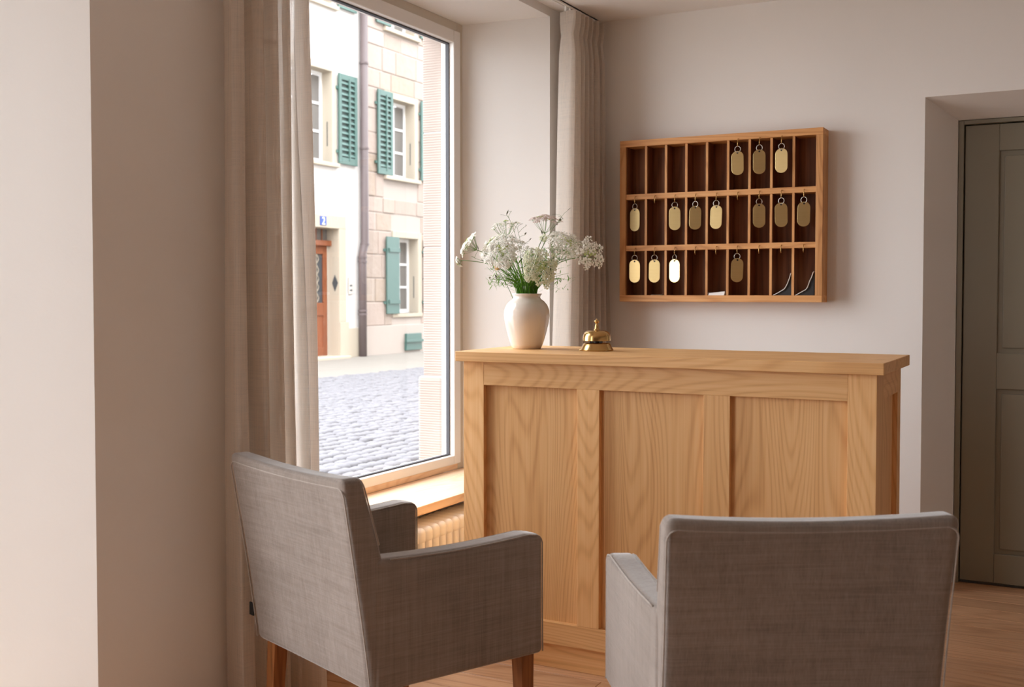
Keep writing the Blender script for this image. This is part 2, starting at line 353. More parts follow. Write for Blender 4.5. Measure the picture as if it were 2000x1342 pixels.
# windows with frames, glass and sills
for k, (y0, y1, zs_) in enumerate(WINS):
    ya, yb = y0+SP, y1-(0.17, 0.26)[k]
    wn = thing('window_%d' % (k+1), ['wide window with a pale frame looking onto the street', 'second window beside the pier', 'third window behind the camera'][k], None, (XFR, (ya+yb)/2, zs_), kind='structure')
    x0, x1 = -0.44, XFR; ft = 2.545
    m = MB(); m.box(x0, x1, yb-0.05, yb, zs_, HEAD); m.box(x0, x1, ya, ya+0.05, zs_, HEAD); m.box(x0, x1, ya+0.05, yb-0.05, ft, HEAD)
    m.build('window_frame', MT['framebeige'], wn, bevel=0.003)
    MB().box(x0, x1, ya+0.05, yb-0.05, zs_, zs_+0.028).build('bottom_rail', MT['sill'], wn, bevel=0.003)
    m = MB(); sx0, sx1 = -0.425, XFR+0.008; i0, i1 = ya+0.034, yb-0.034; tz = zs_+0.028
    m.box(sx0, sx1, i1-0.058, i1, tz, ft+0.008); m.box(sx0, sx1, i0, i0+0.058, tz, ft+0.008); m.box(sx0, sx1, i0+0.058, i1-0.058, ft-0.05, ft+0.008); m.box(sx0, sx1, i0+0.058, i1-0.058, tz, tz+0.042)
    m.build('sash', MT['frame'], wn, bevel=0.004)
    m = MB(); g0, g1, gz0, gz1 = i0+0.058, i1-0.058, tz+0.042, ft-0.05; e = 0.006; ga, gb = -0.396, -0.378
    m.box(ga, gb, g1-e, g1, gz0, gz1); m.box(ga, gb, g0, g0+e, gz0, gz1); m.box(ga, gb, g0+e, g1-e, gz1-e, gz1); m.box(ga, gb, g0+e, g1-e, gz0, gz0+e)
    m.build('glazing_gasket', plain('dark_gasket', srgb(70, 70, 76), 0.6), wn)
    MB().add([(-0.387, g0, gz0), (-0.387, g1, gz0), (-0.387, g1, gz1), (-0.387, g0, gz1)], [(0, 1, 2, 3)]).build('pane', MT['glass'], wn)
    # sill board between the jambs of the niche
    xs = -0.016 if zs_ > 0.3 else XI-0.002; sl = SP*(XI-xs)/(XI-XFR)+0.003; sr = (y1-yb)*(XI-xs)/(XI-XFR)+0.003
    MB().prism([(xs, y0+sl), (xs, y1-sr), (XFR, yb-0.003), (XFR, ya+0.003)], zs_-0.036, zs_).build('sill_board', MT['sill'], wn, bevel=0.003)
    # sandstone jamb blocks of the outer reveal
    for (yy, sg) in ((yb+0.05, 1), (ya-0.05, -1)):
        z = zs_-0.05
        for j, (hgt, pr) in enumerate(((0.49, 0.035), (0.62, 0.0), (0.55, 0.0), (0.52, 0.0), (0.50, 0.0))):
            if z > 2.5: break
            a, b = sorted((yy, yy-sg*0.105))
            MB().box(XO-0.005-pr, -0.442, a, b, z+0.0015, min(z+hgt, 2.60)-0.0015).build('jamb_stone', MT['jamb'], wn, bevel=0.005 if not pr else 0.016)
            z += hgt
    MB().box(XO-0.005, -0.442, ya-0.04, yb+0.04, 2.562, 2.60).build('lintel_stone', MT['jamb'], wn, bevel=0.004)
    MB().box(XO-0.06, -0.442, ya-0.04, yb+0.04, zs_-0.07, zs_-0.005).build('outer_sill', MT['jamb'], wn, bevel=0.004)

# curtain track on the ceiling
tr = MB(); tr.box(0.105, 0.110, -2.72, -0.03, CEIL-0.014, CEIL-0.0005); tr.box(0.123, 0.128, -2.72, -0.03, CEIL-0.014, CEIL-0.0005); tr.box(0.105, 0.128, -2.72, -0.03, CEIL-0.006, CEIL-0.0005)
tag(tr.build('curtain_track', MT['white']), 'white curtain rail fixed to the ceiling along the window', 'curtain rail')

# ------------------------------------------------------------------ curtains
def curtain(name, label, base, folds, amp, header, ztop, zbot, n=260, seed=1, fade=0.0):
    """base(z)->(y0,y1,x0,x1) ends of the gathered cloth at height z"""
    rnd = random.Random(seed)
    root = thing(name, label, 'curtain', (base(0.1)[2], base(0.1)[0], 0), group='linen curtains at the street window')
    ph = [rnd.uniform(-0.5, 0.5) for _ in range(folds+2)]; am = [rnd.uniform(0.72, 1.15) for _ in range(folds+2)]
    zs = [ztop, ztop-0.012, ztop-0.05, ztop-0.09, ztop-0.11, ztop-0.14, ztop-0.2] + [ztop-0.2-(ztop-0.2-zbot)*(i/26) for i in range(1, 27)]
    vs = []; fs = []
    for z in zs:
        y0, y1, x0, x1 = base(z); d = ztop-z
        A = amp*(1.0-0.22*math.exp(-((d-0.115)/0.035)**2)) if header else amp
        A *= 0.8+0.35*min(1, d/2.5)
        for i in range(n+1):
            s = i/n; u = s*folds; k = int(min(u, folds-1e-6)); fr = u-k
            a = am[k]*(1-fr)+am[k+1]*fr; wob = 0.10*math.sin(z*1.7+k*2.1)*min(1, d)
            t = 2*math.pi*(u+0.12*ph[k]*math.sin(math.pi*fr)+wob*0.6)
            sw = math.tanh(1.9*math.sin(t))+0.14*math.sin(2*t+ph[k]*4)+0.08*math.sin(3*t+z*2)
            side = 0.30*math.cos(t+0.5)*((y1-y0)/folds)*2.2*min(1, 0.45+d*1.2)*(1-fade*s)          # folds lean over each other
            vs.append((x0+(x1-x0)*s+A*(1-0.35*fade*s)*a*sw*0.5, y0+(y1-y0)*s+side, z))
    for r_ in range(len(zs)-1):
        for i in range(n): p = r_*(n+1)+i; fs.append((p, p+1, p+n+2, p+n+1))
    m = MB().add(vs, fs); o = m.build('curtain_cloth', MT['curtain'], root, smooth=True)
    hem = MB()
    last = (len(zs)-1)*(n+1); prev = (len(zs)-2)*(n+1)
    ring = [vs[last+i] for i in range(n+1)]
    hem.tube([(p[0], p[1], p[2]+0.004) for p in ring[::2]], 0.003, 5); hem.build('hem', MT['curtain'], root, smooth=True)
    for j in range(folds+1):
        yy = base(ztop)[0]+(base(ztop)[1]-base(ztop)[0])*j/folds
        MB().box(0.1125, 0.1205, yy-0.004, yy+0.004, ztop-0.004, CEIL-0.008).build('curtain_glider', MT['white'], root)
    return root
def lerp(a, b, t): return a+(b-a)*t
def base_r(z):
    t = (CEIL-z)/CEIL
    return (lerp(-0.40, -0.50, t), lerp(-0.06, -0.05, t), lerp(0.115, 0.105, t), lerp(0.13, 0.16, t))
def base_l(z):
    t = (CEIL-z)/CEIL
    return (lerp(-2.655, -2.64, t), lerp(-2.295, -2.255, t), 0.095, 0.11)
curtain('curtain', 'gathered pale linen curtain in the corner behind the flower vase', base_r, 7, 0.13, True, CEIL-0.03, 0.02, seed=4)
curtain('curtain', 'sheer linen curtain between the plaster pier and the street window', base_l, 5, 0.135, True, CEIL-0.03, 0.02, seed=9, fade=0.85)

# ------------------------------------------------------------------ radiator under the sill
rd = thing('radiator', 'white column radiator under the oak window sill', 'radiator', (-0.047, -1.36, 0.01))
sec = MB()
for xx in (-0.055, 0.0, 0.055): sec.rbox((xx, 0, 0.225), (0.021, 0.0175, 0.145), 0.016, 2, 3)
sec.rbox((0, 0, 0.362), (0.078, 0.0235, 0.034), 0.0225, 3, 4); sec.rbox((0, 0, 0.088), (0.078, 0.0235, 0.034), 0.0225, 3, 4)
sec_me = sec.mesh('radiator_section', MT['enamel'], True)
for j in range(26):
    o = link('section', sec_me, rd); o.location = (0, -0.66+j*0.052, 0)
for yy in (-0.64, 0.64):
    MB().box(-0.02, 0.02, yy-0.012, yy+0.012, -0.01, 0.07).build('foot', MT['enamel'], rd, world=False)
MB().lathe([(0.012, 0), (0.012, 0.30), (0.02, 0.302), (0.022, 0.37), (0.012, 0.375)], (0, 0.73, 0.02), 14).build('valve', MT['white'], rd, 40, world=False)
MB().tube([(0, 0.73, 0.3), (0, 0.68, 0.36), (0, 0.64, 0.362)], 0.009).build('supply_pipe', MT['white'], rd, True, world=False)

# ------------------------------------------------------------------ reception desk
dk = thing('reception_desk', 'oak reception desk with three recessed front panels', 'desk', (1.012, -1.4, 0))
FY, BY = -1.64, -1.17; PX0, PX1 = 0.29, 1.736; ZR = 1.074
MB().box(0.27, 1.76, -1.667, -1.14, ZR, 1.11).build('countertop', MT['oakx'], dk, bevel=0.0025)
for (a, b) in ((PX0, 0.374), (0.743, 0.826), (1.194, 1.282), (1.650, PX1)):
    top = ZR if a in (PX0, 1.650) else 0.989; bot = 0.087 if a in (PX0, 1.650) else 0.165
    MB().box(a, b, FY, FY+0.03, bot, top).build('stile', MT['oakz'], dk, bevel=0.0012)
MB().box(0.374, 1.650, FY+0.0004, FY+0.03, 0.989, ZR).build('top_rail', MT['oakx'], dk, bevel=0.0012)
MB().box(0.374, 1.650, FY+0.0004, FY+0.03, 0.087, 0.165).build('bottom_rail', MT['oakx'], dk, bevel=0.0012)
for (a, b) in ((0.374, 0.743), (0.826, 1.194), (1.282, 1.650)):
    MB().box(a, b, FY+0.021, FY+0.029, 0.165, 0.989).build('front_panel', MT['oakz'], dk)
m = MB(); m.box(PX0+0.012, PX1-0.012, FY+0.012, BY-0.012, 0.0, 0.087); m.build('plinth', MT['oakx'], dk, bevel=0.0015)
for (xa, xb, nm) in ((PX1-0.03, PX1, 1), (PX0, PX0+0.03, -1)):
    for (ya, yb) in ((FY+0.03, -1.515), (-1.235, BY)):
        MB().box(xa, xb, ya, yb, 0.087, ZR).build('side_stile', MT['oakz'], dk, bevel=0.0012)
    for (za, zb) in ((0.087, 0.165), (0.989, ZR)):
        MB().box(xa, xb, -1.515, -1.235, za, zb).build('side_rail', MT['oaky'], dk, bevel=0.0012)
    xi = (xb-0.028, xb-0.016) if nm > 0 else (xa+0.016, xa+0.028)
    MB().box(xi[0], xi[1], -1.515, -1.235, 0.165, 0.989).build('side_panel', MT['oakz'], dk)
m = MB(); m.box(PX0+0.03, PX1-0.03, FY+0.04, BY-0.02, 0.087, 0.105); m.box(PX0+0.03, PX1-0.03, FY+0.04, BY-0.02, 0.55, 0.568); m.build('shelf', MT['oakx'], dk)

# ------------------------------------------------------------------ armchairs
def armchair(label, loc, rz):
    t = thing('armchair', label, 'armchair', loc, rz, 'linen armchairs in front of the desk')
    ZT, ZB, LEAN, W = 0.868, 0.321, 0.083, 0.604
    def rear(z): return -LEAN*((z-ZB)/(ZT-ZB))**1.15 if z > ZB else 0.0
    def thick(z):
        f = max(0, min(1, (ZT-z)/(ZT-ZB))); return 0.062+0.075*f
    hz = (ZT-ZB)/2; zc = (ZT+ZB)/2
    def bfn(p):
        z = p.z; s = (p.y+0.05)/0.10                      # 0 rear .. 1 front
        u = 2*p.x/W
        top = max(0, (z-zc)/hz)
        zz = z-0.014*(1-u*u)*top*top+0.004*top
        y = rear(min(z, ZT))+s*thick(z)+0.012*(1-u*u)*(0.3+0.7*top)
        return Vector((p.x*(1-0.012*(1-top)), y, zz))
    bk = MB().rbox((0, 0, zc), (W/2, 0.05, hz), 0.022, 14, 4, bfn); bo = bk.build('backrest', MT['linen'], t, True, world=False)
    # piping round the rear face and the front edge of the back
    def edge(x, s, z): return bfn(Vector((x, -0.05+0.10*s, z)))
    for s, yo in ((0.02, -0.0005), (0.92, 0.002)):
        path = []; tp = ZT-0.024 if s < 0.5 else ZT-0.006; rc = 0.022; xe = W/2-0.003
        zz = [ZB+0.01+(tp-rc-ZB-0.01)*i/14 for i in range(15)]
        for z in zz: path.append(edge(-xe, s, z)+Vector((-0.001, yo, 0)))
        for a in (0.25, 0.5, 0.75): path.append(edge(-xe+rc*(1-math.cos(a*math.pi/2)), s, tp-rc+rc*math.sin(a*math.pi/2))+Vector((0, yo, 0)))
        for i in range(17): path.append(edge(-xe+rc+(2*xe-2*rc)*i/16, s, tp)+Vector((0, yo, 0.001)))
        for a in (0.75, 0.5, 0.25): path.append(edge(xe-rc*(1-math.cos(a*math.pi/2)), s, tp-rc+rc*math.sin(a*math.pi/2))+Vector((0, yo, 0)))
        for z in reversed(zz): path.append(edge(xe, s, z)+Vector((0.001, yo, 0)))
        if s < 0.5: MB().tube(path, 0.0020, 6).build('piping', MT['pipe'], bo, True, world=False)
        else: MB().tube([p for p in path if p.z > 0.66], 0.0021, 6).build('piping', MT['pipe'], bo, True, world=False)
    L, ZA = 0.545, 0.662
    for sg in (-1, 1):
        def afn(p):
            f = max(0, p.y/L)
            x = p.x+0.032*f
            z = p.z
            hi = max(0, (z-0.50)/(ZA-0.50)); z += hi*(-0.010*math.sin(math.pi*min(1, max(0, f)))+0.004*f)
            c = max(0, (f-0.90)/0.10); z -= hi*0.016*c*c                        # rounded front end
            return Vector((sg*x, p.y+0.014*max(0, (0.45-p.z)), z))
        cy, hy = (L+0.012)/2, (L-0.012)/2
        ar = MB().rbox((W/2-0.035-0.001, cy, (ZB+0.002+ZA)/2), (0.035, hy, (ZA-ZB-0.002)/2), 0.016, 12, 4, afn)
        ao = ar.build('armrest', MT['linen'], t, True, world=False)
        for inner in (0, 1):
            xo = W/2-0.001-0.003 if not inner else W/2-0.07+0.002
            path = []
            for i in range(16):
                yy = 0.06+(L-0.02-0.06)*i/15; path.append(afn(Vector((xo, yy, ZA-0.004))))
            for a in (0.3, 0.6, 1.0): path.append(afn(Vector((xo, L-0.02+0.018*math.sin(a*math.pi/2), ZA-0.004-0.018*(1-math.cos(a*math.pi/2))))))
            for i in range(1, 12): path.append(afn(Vector((xo, L-0.002, ZA-0.022-(ZA-0.03-ZB)*i/11))))
            MB().tube(path, 0.0021, 6).build('piping', MT['pipe'], ao, True, world=False)
    def sfn(p):
        dz = 0.018*(1-(2*p.x/0.48)**2)*(1-((p.y-0.32)/0.26)**2) if p.z > 0.42 else 0
        return Vector((p.x*(1+0.10*max(0, p.y/L)), p.y, p.z+max(0, dz)))
    MB().rbox((0, 0.325, 0.430), (0.229, 0.21, 0.045), 0.028, 8, 4, sfn).build('seat_cushion', MT['linen'], t, True, world=False)
    MB().rbox((0, 0.32, 0.355), (0.228, 0.205, 0.028), 0.008, 2, 2, lambda p: Vector((p.x*(1+0.10*max(0, p.y/L)), p.y, p.z))).build('seat_base', MT['linen'], t, True, world=False)
    for sx in (-1, 1):
        for (xx, yy, dx, dy) in ((0.268, 0.052, 0.004, -0.018), (0.296, 0.500, 0.004, 0.006)):
            a, b = 0.0225, 0.016; lx = sx*xx
            lg = MB().add([(lx-b+sx*dx, yy-b+dy, 0), (lx+b+sx*dx, yy-b+dy, 0), (lx+b+sx*dx, yy+b+dy, 0), (lx-b+sx*dx, yy+b+dy, 0),
                           (lx-a, yy-a, 0.327), (lx+a, yy-a, 0.327), (lx+a, yy+a, 0.327), (lx-a, yy+a, 0.327)],
                          [(0, 3, 2, 1), (4, 5, 6, 7), (0, 1, 5, 4), (1, 2, 6, 5), (2, 3, 7, 6), (3, 0, 4, 7)])
            lg.build('leg', MT['legwood'], t, world=False, bevel=0.002)
    MB().box(-0.319, -0.296, -0.012, -0.008, 0.392, 0.428).build('label_tag', MT['black'], t, world=False)
    return t
armchair('taupe linen armchair beside the window, seen from behind at an angle', (0.466, -2.758, 0), R(-21.7))
armchair('taupe linen armchair with its back to us, right of the other', (1.778, -2.785, 0), R(31.2))

# ------------------------------------------------------------------ key rack
RY = -0.11; RX0, RX1, RZ0, RZ1 = 0.272, 1.243, 1.279, 2.057; tk = 0.031
rk = thing('key_rack', 'oak pigeonhole key rack with dark compartments on the back wall', 'key rack', (0.757, 0, 1.279))
MB().box(RX0, RX1, RY, -0.001, RZ1-tk, RZ1).build('frame_top', MT['racky'], rk, bevel=0.0015)
MB().box(RX0, RX1, RY, -0.001, RZ0, RZ0+tk).build('frame_bottom', MT['racky'], rk, bevel=0.0015)
for (a, b) in ((RX0, RX0+tk), (RX1-tk, RX1)): MB().box(a, b, RY, -0.001, RZ0+tk, RZ1-tk).build('frame_side', MT['rackz'], rk, bevel=0.0015)
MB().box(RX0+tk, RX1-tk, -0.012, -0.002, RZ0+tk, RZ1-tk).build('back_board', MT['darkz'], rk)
IX0, IX1 = RX0+tk, RX1-tk; cw = (IX1-IX0)/9
rows = ((RZ0+tk, 1.524), (1.550, 1.772), (1.798, RZ1-tk))
for (za, zb) in ((1.524, 1.550), (1.772, 1.798)):
    MB().box(IX0, IX1, RY+0.004, -0.012, za, zb).build('shelf', MT['racky'], rk, bevel=0.001)
for i in range(1, 9):
    for (za, zb) in rows:
        x = IX0+cw*i
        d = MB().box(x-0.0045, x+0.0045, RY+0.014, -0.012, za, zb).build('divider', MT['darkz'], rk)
        MB().box(x-0.0055, x+0.0055, RY+0.008, RY+0.0142, za, zb).build('divider_edge', MT['rackz'], d)
for sgn, xx in ((1, IX0), (-1, IX1)):
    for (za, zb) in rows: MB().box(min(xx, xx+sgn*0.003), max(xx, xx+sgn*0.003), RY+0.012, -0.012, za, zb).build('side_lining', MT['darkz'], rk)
# hooks
hk = MB(); hk.tube([(0, 0.006, 0), (0, -0.004, 0), (0, -0.0105, -0.004), (0, -0.0125, -0.014), (0, -0.0140, -0.028), (0, -0.0125, -0.0345), (0, -0.0085, -0.0360), (0, -0.0050, -0.032)], 0.0017, 6)
hk.lathe([(0.004, -0.001), (0.004, 0.001)], (0, 0, 0), 10)
hook_me = hk.mesh('hook', MT['polbrass'], True)
TAGS = {2: (5, 6, 7), 1: (0, 2, 3, 4, 6, 7, 8), 0: (0, 1, 2, 5)}
ordn = ['first', 'second', 'third', 'fourth', 'fifth', 'sixth', 'seventh', 'eighth', 'ninth']; rown = ['bottom', 'middle', 'top']
plate = MB(); W2, H2 = 0.0275, 0.0555; prof = []
for i in range(13): a = math.pi*i/12; prof.append((W2*math.cos(a), H2-W2*0.95+W2*0.95*math.sin(a)))
for i in range(13): a = math.pi+math.pi*i/12; prof.append((W2*math.cos(a), -H2+W2*0.95+W2*0.95*math.sin(a)))
plate.prism(prof, -0.0011, 0.0011, 'Y'); plate_me = plate.mesh('tag_plate', MT['brass'])
hole_me = MB().lathe([(0.0042, 0), (0.0042, 0.0006)], n=14).mesh('tag_hole', MT['darkpaper'])
ring_me = MB().tube([(0.0135*math.cos(2*math.pi*i/20), 0, 0.0135*math.sin(2*math.pi*i/20)) for i in range(20)], 0.0014, 6, True).mesh('key_ring', MT['steel'], True)
hz = {0: 1.538, 1: 1.786, 2: 2.036}
for r_ in (0, 1, 2):
    for c_ in range(9):
        x = IX0+cw*(c_+0.5)
        if r_ < 2 or c_ in TAGS[2]:
            h = link('hook', hook_me, rk); h.location = Vector((x, RY+0.004 if r_ < 2 else RY, hz[r_]))-rk.location
            if r_ == 2: h.location.z -= 0.006
        if c_ in TAGS[r_]:
            hzz = hz[r_]-(0.006 if r_ == 2 else 0)-0.0175; yy = (RY+0.004 if r_ < 2 else RY)-0.0112
            t = thing('key_tag', 'oval brass key tag hanging in the %s compartment of the %s row' % (ordn[c_], rown[r_]), 'key tag', (x, yy, hzz-0.0175), random.uniform(-0.22, 0.22), 'brass key tags in the rack')
            rg = link('key_ring', ring_me, t); rg.location = (0, 0, -0.0135); rg.rotation_euler = (0, 0, R(random.uniform(-20, 20)))
            p = link('tag_plate', plate_me, t, 0.0007, 2); p.location = (0, 0, -0.0215-H2); p.rotation_euler = (R(random.uniform(-3, 3)), R(random.uniform(-1.5, 1.5)), R(random.uniform(-14, 14)))
            ho = link('tag_hole', hole_me, p); ho.rotation_euler = (R(90), 0, 0); ho.location = (0, -0.0009, H2-0.0085)
# papers left in the bottom row
fz = RZ0+tk
def cx(c_): return IX0+cw*(c_+0.5)
t = thing('folded_note', 'folded white note lying in the fifth bottom compartment', 'paper', (cx(4), -0.06, fz))
MB().prism([(-0.040, 0.0), (0.036, 0.0), (0.040, 0.017), (-0.036, 0.009)], -0.045, 0.035, 'Y').build('paper_fold', MT['paper'], t, world=False)
MB().prism([(-0.041, 0.0095), (0.040, 0.0175), (0.040, 0.0185), (-0.041, 0.0105)], -0.047, 0.035, 'Y').build('paper_flap', MT['paper'], t, world=False)
for c_, hgt, lab in ((7, 0.098, 'dark curled brochure leaning in the eighth bottom compartment'), (8, 0.105, 'dark curled brochure leaning in the ninth bottom compartment')):
    t = thing('brochure', lab, 'brochure', (cx(c_), -0.06, fz), group='curled brochures in the rack')
    pr = [(-0.036, 0.0), (-0.018, 0.010), (0.008, 0.024), (0.017, 0.036), (0.026, 0.064), (0.033, 0.078), (0.0425, hgt)] if c_ == 8 else [(-0.036, 0.0), (-0.014, 0.011), (0.014, 0.028), (0.024, 0.045), (0.034, 0.070), (0.0425, hgt)]
    th_ = 0.0022
    MB().prism([(a, b+0.0001) for a, b in pr]+[(a-th_*0.7, b+th_) for a, b in reversed(pr)], -0.044, 0.03, 'Y').build('cover_edge', MT['paper'], t, world=False)
    MB().prism([(a+0.0004, max(0.0001, b-0.0006)) for a, b in pr]+[(0.0425, 0.0001)], -0.034, 0.03, 'Y').build('brochure_pages', MT['darkpaper'], t, world=False)
t = thing('door_key', 'small loose key lying in the second bottom compartment', 'key', (cx(1), -0.085, fz), R(8))
MB().tube([(-0.018+0.009*math.cos(2*math.pi*i/16), 0.006*math.sin(2*math.pi*i/16), 0.0018) for i in range(16)], 0.0016, 6, True).build('key_bow', MT['steel'], t, True, world=False)
MB().tube([(-0.009, 0, 0.0018), (0.022, 0.002, 0.0018), (0.028, 0.002, 0.006)], 0.0014, 6).box(0.012, 0.018, -0.006, 0.001, 0.0008, 0.0028).build('key_blade', MT['steel'], t, world=False)

# ------------------------------------------------------------------ desk bell
bl = thing('desk_bell', 'polished brass call bell on the oak desk', 'bell', (0.712, -1.40, 1.11))
MB().lathe([(0.060, 0.0), (0.0615, 0.004), (0.058, 0.009), (0.053, 0.018), (0.049, 0.026), (0.046, 0.0285), (0.030, 0.029)], n=48).build('bell_base', MT['polbrass'], bl, 50, world=False)
MB().lathe([(0.010, 0.0285), (0.010, 0.045)], n=16).box(-0.026, -0.014, -0.004, 0.004, 0.0285, 0.040).box(0.012, 0.022, -0.004, 0.004, 0.0285, 0.040).build('bell_post', MT['darkpaper'], bl, world=False)
MB().lathe([(0.0495, 0.037), (0.0515, 0.037), (0.0515, 0.042), (0.0505, 0.054), (0.0465, 0.065), (0.038, 0.0715), (0.026, 0.0745), (0.012, 0.0755), (0.012, 0.0735), (0.025, 0.0725), (0.037, 0.069), (0.045, 0.063), (0.0485, 0.053)], n=48, cap=False).build('bell_dome', MT['polbrass'], bl, 60, world=False)
MB().lathe([(0.0125, 0.072), (0.0105, 0.0775), (0.0075, 0.079), (0.0078, 0.086), (0.0062, 0.093), (0.0042, 0.0975), (0.0045, 0.1005), (0.0088, 0.104), (0.0098, 0.1075), (0.0085, 0.1105), (0.004, 0.1125), (0.002, 0.1165), (0.0005, 0.117)], n=24).build('plunger', MT['polbrass'], bl, True, world=False)
for a in (210, 330, 90):
    MB().lathe([(0.006, 0.0), (0.0065, 0.003), (0.005, 0.005)], (0.0575*math.cos(R(a)), 0.0575*math.sin(R(a)), 0), 14).build('foot', MT['polbrass'], bl, True, world=False)

# ------------------------------------------------------------------ vase and flowers
VX, VY, VZ = 0.417, -1.385, 1.11
vs_ = thing('vase', 'cream glazed round vase standing on the desk', 'vase', (VX, VY, VZ))
prof = [(0.050, 0.0), (0.0545, 0.002), (0.062, 0.018), (0.073, 0.055), (0.082, 0.092), (0.0868, 0.122), (0.0855, 0.146), (0.078, 0.166), (0.066, 0.180), (0.0545, 0.188), (0.0515, 0.194), (0.053, 0.201), (0.0575, 0.206), (0.0575, 0.2085), (0.0545, 0.2085), (0.0495, 0.203), (0.0475, 0.194), (0.052, 0.184), (0.070, 0.165), (0.078, 0.14), (0.078, 0.12), (0.06, 0.05), (0.04, 0.012), (0.001, 0.010)]
MB().lathe(prof, n=64).build('vase_body', MT['ceramic'], vs_, True, world=False)
def bez(a, b, c, n=12): return [a*(1-t)**2+b*2*t*(1-t)+c*t*t for t in [i/n for i in range(n+1)]]
def leaf_mb(m, p, d, ln, wd, up=Vector((0, 0, 1))):
    d = d.normalized(); sd = d.cross(up); sd = sd.normalized() if sd.length > 1e-4 else Vector((1, 0, 0)); nr = sd.cross(d)
    rows_ = [(0, 0.05), (0.2, 0.6), (0.42, 1.0), (0.68, 0.72), (0.88, 0.3), (1.0, 0.02)]
    v = []; f = []
    for (t, w_) in rows_:
        c = p+d*ln*t-nr*ln*0.16*t*t
        v += [c-sd*wd*w_*0.5+nr*wd*0.12, c, c+sd*wd*w_*0.5+nr*wd*0.12]
    for i in range(len(rows_)-1):
        k = i*3; f += [(k, k+1, k+4, k+3), (k+1, k+2, k+5, k+4)]
    m.add(v, f)
def floret(m, c, nrm, r, rnd):
    nrm = nrm.normalized(); a = nrm.orthogonal().normalized(); b = nrm.cross(a); o = rnd.uniform(0, 6)
    v = [c+nrm*r*0.25]
    for i in range(10):
        g = o+2*math.pi*i/10; rr = r if i % 2 == 0 else r*0.55
        v.append(c+(a*math.cos(g)+b*math.sin(g))*rr+nrm*r*(0.10 if i % 2 == 0 else 0))
    v.append(c-nrm*r*0.35)
    m.add(v, [(0, i+1, (i+1) % 10+1) for i in range(10)]+[(11, (i+1) % 10+1, i+1) for i in range(10)])
def umbel_stem(label, tip, face, rad, depth, pet, nrays=22, nfl=13, fl=0.0040, leaves=(), seed=0, tight=1.0, base=None, bend=0.0, fsc=1.4):
    rnd = random.Random(seed)
    base = base or Vector((VX+rnd.uniform(-0.018, 0.018), VY+rnd.uniform(-0.018, 0.018), VZ+0.03))
    t = thing('flower_stem', label, 'flower', base, 0, 'white umbel flowers in the vase')
    tip = Vector(tip); face = Vector(face).normalized()
    neck = Vector((VX+(tip.x-VX)*0.16, VY+(tip.y-VY)*0.16, VZ+0.215)); hw = Vector((neck.x-VX, neck.y-VY, 0))
    if hw.length > 0.030: neck = Vector((VX, VY, neck.z))+hw.normalized()*0.030
    hub = tip-face*depth
    lo = bez(base, Vector((base.x*0.5+neck.x*0.5, base.y*0.5+neck.y*0.5, VZ+0.12)), neck, 5)
    hi = bez(neck, neck+(neck-lo[-2]).normalized()*(hub-neck).length*0.45+Vector((0, 0, bend)), hub, 12)
    path = lo+hi[1:]
    MB().tube(path, [0.0024-0.0009*i/(len(path)-1) for i in range(len(path))], 6).build('stem', MT['stem'], t, True)
    a = face.orthogonal().normalized(); b = face.cross(a)
    rays = MB(); fm = MB(); gm = MB()
    for i in range(nrays):
        g = i*2.39996+rnd.uniform(-.2, .2); rr = math.sqrt((i+0.5)/nrays)*rad*rnd.uniform(0.84, 1.14)
        c = hub+face*(depth*(1-0.34*(rr/rad)**2)*rnd.uniform(0.82, 1.12))+(a*math.cos(g)+b*math.sin(g))*rr
        mid = hub+face*depth*0.30+(a*math.cos(g)+b*math.sin(g))*rr*0.62
        rays.tube(bez(hub, mid, c, 4), 0.0006, 4, cap=False)
        ur = rad*0.26*tight
        nd = (c-hub).normalized()*0.6+face*0.6
        ua = nd.orthogonal().normalized(); ub = nd.normalized().cross(ua)
        for j in range(nfl):
            h = j*2.39996+rnd.uniform(-.3, .3); q_ = math.sqrt((j+0.5)/nfl)*ur
            fc = c+(ua*math.cos(h)+ub*math.sin(h))*q_+nd.normalized()*(ur*0.35*(1-(q_/ur)**2)+rnd.uniform(-.002, .002))
            floret(fm if (rr > rad*0.30 or rnd.random() < 0.5) else gm, fc, nd+Vector((rnd.uniform(-.4, .4), rnd.uniform(-.4, .4), rnd.uniform(-.4, .4))), fsc*fl*rnd.uniform(0.65, 1.2), rnd)
            if j % 2 == 0: rays.tube([c-nd.normalized()*0.006, fc], 0.00035, 3, cap=False)
    rays.build('umbel_rays', MT['leaf'], t, True)
    tag(fm.build('florets', pet, t), None, kind='stuff')
    if gm.v: tag(gm.build('centre_florets', MT['petalc'], t), None, kind='stuff')
    for (s, dx, dy, dz, ln, wd) in leaves:
        lm = MB(); p = path[int(s*(len(path)-1))]; leaf_mb(lm, p, Vector((dx, dy, dz)), ln, wd); lm.build('leaf', MT['leaf'], t, True)
    return t
G = MT['petalw']
cv = Vector((0.45, -0.86, 0.1))      # roughly towards the room
umbel_stem('loose white umbel drooping furthest left over the window side', (0.170, -1.42, 1.515), (-0.75, -0.35, 0.55), 0.052, 0.052, G, 20, 13, 0.0046, [(0.72, -0.5, -0.3, 0.8, 0.055, 0.016), (0.60, 0.2, -0.4, 0.7, 0.04, 0.012)], 1)
umbel_stem('small drooping white cluster low on the left of the bouquet', (0.140, -1.43, 1.440), (-0.8, -0.3, -0.35), 0.017, 0.016, G, 7, 12, 0.0048, [(0.55, -0.5, -0.4, 0.5, 0.03, 0.006)], 2, 1.3)
umbel_stem('greenish feathery umbel rising at the upper left of the bouquet', (0.285, -1.33, 1.597), (-0.12, -0.15, 1), 0.060, 0.070, G, 17, 9, 0.0034, [(0.7, 0.5, -0.2, 0.6, 0.05, 0.010)], 3, 0.8)
